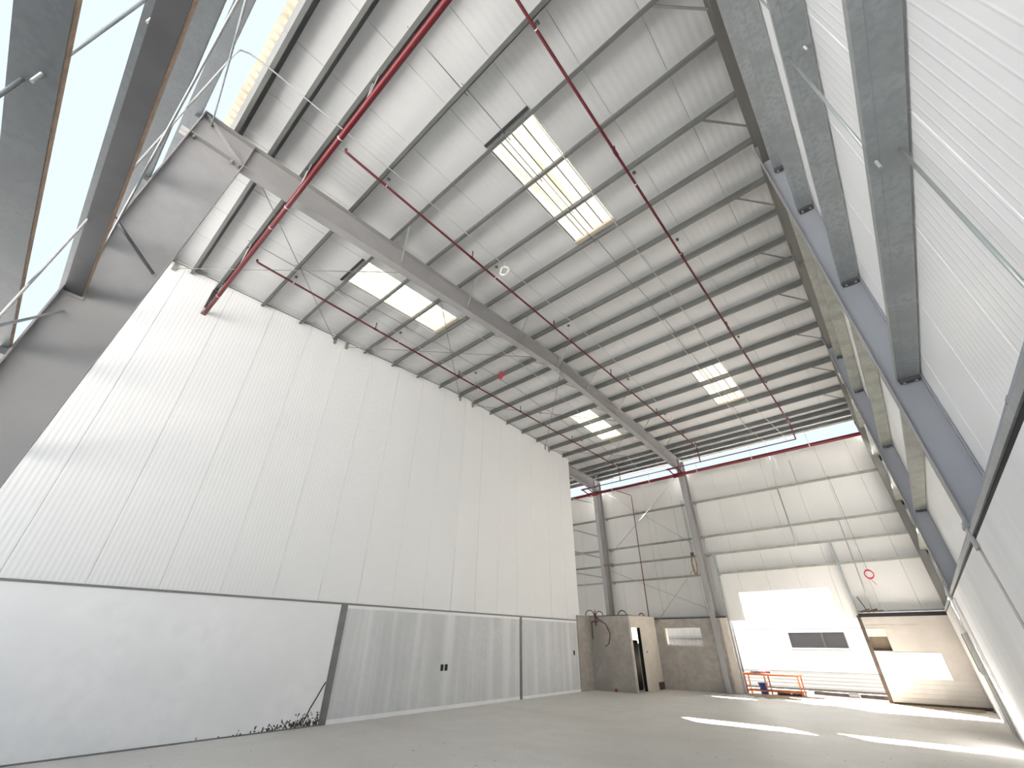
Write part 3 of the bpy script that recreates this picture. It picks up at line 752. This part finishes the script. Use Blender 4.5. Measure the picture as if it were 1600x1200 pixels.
rodthing('hose', [Vector((-10.7, 17.8, 2.68)), Vector((-10.45, 17.78, 2.45)), Vector((-10.15, 17.78, 2.3)), Vector((-9.98, 17.78, 1.95)), Vector((-10.08, 17.78, 1.6)), Vector((-10.25, 17.78, 1.5))], .02, m_redhose, 'dark red hose drooping down the front of the cement cubicle', 'hose', 'hoses on the cubicle')
rodthing('hose', arc((-9.75, 18.6, 2.63), .2, 0, math.pi)+[Vector((-9.95, 18.7, 2.66))], .02, m_hose, 'thick black hose loop lying on the cubicle roof', 'hose', 'hoses on the cubicle')
rodthing('hose', arc((-9.2, 19.3, 2.62), .12, 0, math.pi), .018, m_hose, 'small black hose hoop above the cubicle doorway', 'hose', 'hoses on the cubicle')
e = empty('valve_cluster', (-10.62, 17.78, 2.5)); tag(e, 'rusty valve and pipe cluster on the cubicle corner', 'valve')
MB().tube([(0, 0, .30), (0, 0, -.25)], .03, 8).build('stub_pipe', m_redhose, e); MB().tube([(-.18, 0, -.10), (.12, 0, -.10)], .025, 8).build('cross_pipe', m_redhose, e)
MB().blob((0, 0, .28), .05, .05, .09, random.Random(4)).build('valve_cap', m_rust, e); MB().tube([(-.2, 0, -.1), (-.2, 0, -.75)], .022, 8).build('drop_pipe', m_hose, e)
o = MB().blob((-9.95, 17.75, .06), .07, .06, .06, random.Random(8)).build('rag_bundle', m_clothr); tag(o, 'small maroon rag on the floor before the cubicle', 'rag')

# ------------------------------------------------------------------ pilaster, sill and fittings along the right wall
e = empty('sill_channel', (.69, 0, 2.5)); tag(e, 'galvanised sill channel along the top of the right precast wall', 'sill')
MB().box(.0, .05, -.9, 20.3, 0, .035).build('shadow_gap', m_black, e)
MB().box(-.014, .045, -.9, 20.3, .035, .085).build('lower_channel', m_galv, e)
MB().box(.012, .06, -.9, 20.3, .085, .12).build('seal', m_black, e)
MB().tube([(.03, -.9, .135), (.03, 20.3, .135)], .02, 8).build('top_tube', m_steelb, e, smooth=True)
MB().tube([(.03, 2.92, .135), (.03, 2.98, .135)], .024, 8).build('tube_coupling', m_steelb, e, smooth=True)
e = empty('post_shoe', (.685, 6.34, 2.42)); tag(e, 'steel shoe plate at the foot of the nearest gable post', 'bracket')
MB().box(-.02, .0, -.10, .10, .0, .26).build('plate', m_steelb, e); MB().box(-.03, .02, -.12, .12, .20, .23).build('lip', m_steelb, e)
e = empty('pilaster', (.69, 13.7, 0)); tag(e, 'rendered pilaster with a grey recess and speckled strip on the right wall', 'pilaster')
MB().box(-.03, -.002, -.45, .55, 0, 2.44).build('core', m_patch, e)
MB().box(-.012, -.002, .55, 4.9, 0, 2.44).build('render_coat', m_pil, e)
MB().box(-.016, -.012, .65, 3.8, 1.05, 1.87).build('grey_recess', m_recess, e)
MB().box(-.022, -.012, 3.55, 3.85, 1.05, 1.87).build('mossy_edge', m_greenedge, e)
MB().box(-.016, -.012, .80, 1.75, 0, 1.03).build('speckled_strip', m_speck, e)
MB().box(-.03, -.012, 2.3, 3.6, 0, 1.03).build('white_edge', m_patch, e)
MB().tube([(-.03, .3, 2.5), (-.045, .32, 2.3), (-.03, .5, 2.12), (-.045, .75, 2.0), (-.03, .8, 1.88)], .014, 6).build('conduit_drop', m_cable, e)
MB().tube([(-.03, .1, 2.44), (-.06, .1, 2.55), (-.03, .1, 2.70)], .03, 8).build('pipe_elbow', m_cable, e)
for z, n in ((8.3, 0), (7.4, 1), (6.6, 2), (6.2, 3), (5.55, 4), (4.3, 5), (3.1, 6)):
    o = MB().box(.655, .69, 13.93, 13.97, z, z+.12).tube([(.66, 13.95, z-.25), (.66, 13.95, z)], .01, 6).build('wall_light' if 0 else 'conduit_clip', m_white)
    tag(o, 'small white clip on the far gable post, %s from the top' % ORD[n], 'clip', 'clips on the far gable post')
# scrap wood and tangle on the lintel
e = empty('scrap_pile', (-1.25, 20.5, 2.57)); tag(e, 'rusty scrap tangle with an upright bar on the lintel beside the doorway', 'scrap')
rnd = random.Random(11)
for k in range(9): MB().beam((rnd.uniform(-.35, .1), rnd.uniform(-.1, .1), rnd.uniform(0, .05)), (rnd.uniform(0, .5), rnd.uniform(-.1, .1), rnd.uniform(.02, .12)), .025, .025).build('bar', m_brownp, e)
MB().tube([(-.05, 0, 0), (-.2, 0, .5)], .018, 6).build('upright_bar', m_dark, e)

# ------------------------------------------------------------------ outside: neighbour building, table, bucket, rubble
YN = 24.0
e = empty('neighbour_building', (-4, YN, 0)); tag(e, 'white clad neighbouring building seen through the doorway', 'building')
def nb(x0, x1, y0, y1, z0, z1): return MB().box(x0+4, x1+4, y0-YN, y1-YN, z0, z1)
for k in range(10):
    x0 = -16+2*k; nb(x0, x0+1.985, YN, YN+.1, 2.22, 3.95).build('cladding_sheet', m_nb, e)
nb(-16, 4, YN-.02, YN+.02, 2.18, 2.22).build('trim', m_trim, e)
holes = [(-4.66, -2.60, 1.50, 2.06), (-1.95, -1.3, 1.42, 1.82)]
xj = [-16, -14, -12, -10, -8.6, -7.2, -5.9, -4.66, -2.60, -1.95, -1.3, .2, 2, 4]
for a, b in zip(xj, xj[1:]):
    hz = [(h[2], h[3]) for h in holes if abs(h[0]-a) < .01]
    if hz:
        nb(a+.004, b-.004, YN, YN+.1, .67, hz[0][0]).build('wall_sheet', m_nbp, e); nb(a+.004, b-.004, YN, YN+.1, hz[0][1], 2.17).build('wall_sheet', m_nbp, e)
    elif a > -1.99:
        nb(a+.004, b-.004, YN, YN+.1, .67, 1.40).build('wall_sheet', m_nbp, e); nb(a+.004, b-.004, YN, YN+.1, 1.40, 2.17).build('wall_sheet', m_nbp, e)
    else: nb(a+.004, b-.004, YN, YN+.1, .67, 2.17).build('wall_sheet', m_nbp, e)
nb(-16, 4, YN+.02, YN+.1, .08, .67).build('ribbed_skirting', m_nbs, e)
nb(-16, 4, YN+.04, YN+.12, 0, .08).build('base_gap', m_stone, e)
w = nb(-4.66, -2.60, YN+.05, YN+.06, 1.50, 2.06).build('window', m_glass, e)
for x in (-4.66, -3.45, -2.64): nb(x, x+(.08 if x == -3.45 else .04), YN+.02, YN+.05, 1.50, 2.06).build('mullion', m_hose, w)
nb(-4.72, -2.54, YN-.05, YN+.0, 1.44, 1.50).build('sill', m_nbs, w)
nb(-1.95, -1.3, YN+.05, YN+.06, 1.42, 1.82).build('window', m_brownwin, e)

e = empty('boundary_fence', (-8.4, 21.7, -.02)); tag(e, 'grey sheet fence seen through the cement wall window', 'fence')
for k in range(4): MB().box(-2.2+k*1.1, -1.108+k*1.1, 0, .03, 0, 2.5).build('fence_sheet', m_fence, e)
MB().box(-2.2, 2.2, -.05, 0, 1.86, 1.92).build('rail', m_dark, e)
def worktable():
    e = empty('work_table', (-5.1, 21.2, 0)); tag(e, 'orange steel work table standing outside the doorway', 'table')
    L, D, H = 1.95, .62, .66
    MB().box(-L/2, L/2, -D/2, D/2, H-.05, H).build('table_top', m_orange, e)
    for sx in (-.92, -.2, .92):
        for sy in (-.28, .28):
            MB().box(sx-.02, sx+.02, sy-.02, sy+.02, -.02, H-.05).build('leg', m_orange, e)
    for sy in (-.28, .28): MB().box(-L/2, L/2, sy-.02, sy+.02, .10, .14).build('lower_rail', m_orange, e)
    for sx in (-.92, .92): MB().box(sx-.02, sx+.02, -.28, .28, .10, .14).build('side_rail', m_orange, e)
    MB().box(-L/2, L/2, -D/2-.01, -D/2, H-.06, H-.01).build('apron', m_orange, e)
    return e
worktable()
rnd = random.Random(21)
o = MB().blob((-5.65, 21.15, .70), .22, .14, .05, rnd).blob((-5.4, 21.2, .70), .16, .1, .06, rnd).build('folded_cloth', m_cloth); tag(o, 'grey-blue cloth lying on the orange table', 'cloth')
o = MB().blob((-5.18, 21.15, .705), .10, .08, .06, rnd).build('tool_bag', m_clothr); tag(o, 'small maroon bundle on the orange table', 'bag')
for k, (x, l) in enumerate(((-4.85, 'left'), (-4.6, 'middle'), (-4.35, 'right'))):
    o = MB().box(x-.09, x+.09, 21.1, 21.25, .66, .685).build('plank_offcut', m_raw2); tag(o, 'flat wood offcut at the right end of the orange table, %s piece' % l, 'offcut', 'offcuts on the table')
e = empty('bucket', (-5.5, 21.25, -.02)); tag(e, 'blue plastic bucket under the orange table', 'bucket')
MB().tube([(0, 0, 0), (0, 0, .36)], [.12, .16], 14).build('body', m_bucket, e, smooth=True); MB().tube([(0, 0, .35), (0, 0, .38)], .17, 14).build('rim', m_bucket, e)
for k in range(16):
    x = -5.05+k*.055+rnd.uniform(-.03, .03); s = rnd.uniform(.04, .09)
    o = MB().blob((x, 21.2+rnd.uniform(-.2, .25), s*.7-.02), s*1.2, s, s*.8, rnd).build('rubble_stone', m_stone)
    tag(o, 'dark lump in the rubble heap beneath the orange table', 'stone', 'rubble under the table')
for k, (x0, x1, y, l) in enumerate(((-4.1, -2.9, 22.6, 'long dark timber lying outside right of the table'), (-2.6, -1.8, 22.4, 'short dark timber lying outside left of the rusty post'), (-1.5, .3, 21.6, 'long dark timber lying outside right of the rusty post'))):
    o = MB().beam((x0, y+.2, .03), (x1, y-.1, .03), .16, .10).build('timber', m_brownp); tag(o, l, 'timber')
o = MB().box(-2.95, -2.65, 22.3, 22.45, -.02, .12).build('block', m_nbs); tag(o, 'pale concrete block outside the doorway', 'block')
# sandy spill at the threshold
mb = MB(); rnd = random.Random(9); n = 40
prof = []
for i in range(n+1):
    x = -5.9+6.4*i/n; prof.append((x, 20.2-.9*abs(math.sin(i*.35))*rnd.uniform(.3, 1)-.5*math.exp(-((x+4.1)/.7)**2)))
for i in range(n):
    (xa, ya), (xb, yb) = prof[i], prof[i+1]; k = len(mb.v)
    mb.v += [(xa, ya, .004), (xb, yb, .004), (xb, 20.75, .03), (xa, 20.75, .03)]; mb.f.append((k, k+1, k+2, k+3))
o = mb.build('sand_spill', m_sand); o['kind'] = 'stuff'; tag(o, 'sandy spill across the doorway threshold', 'sand')
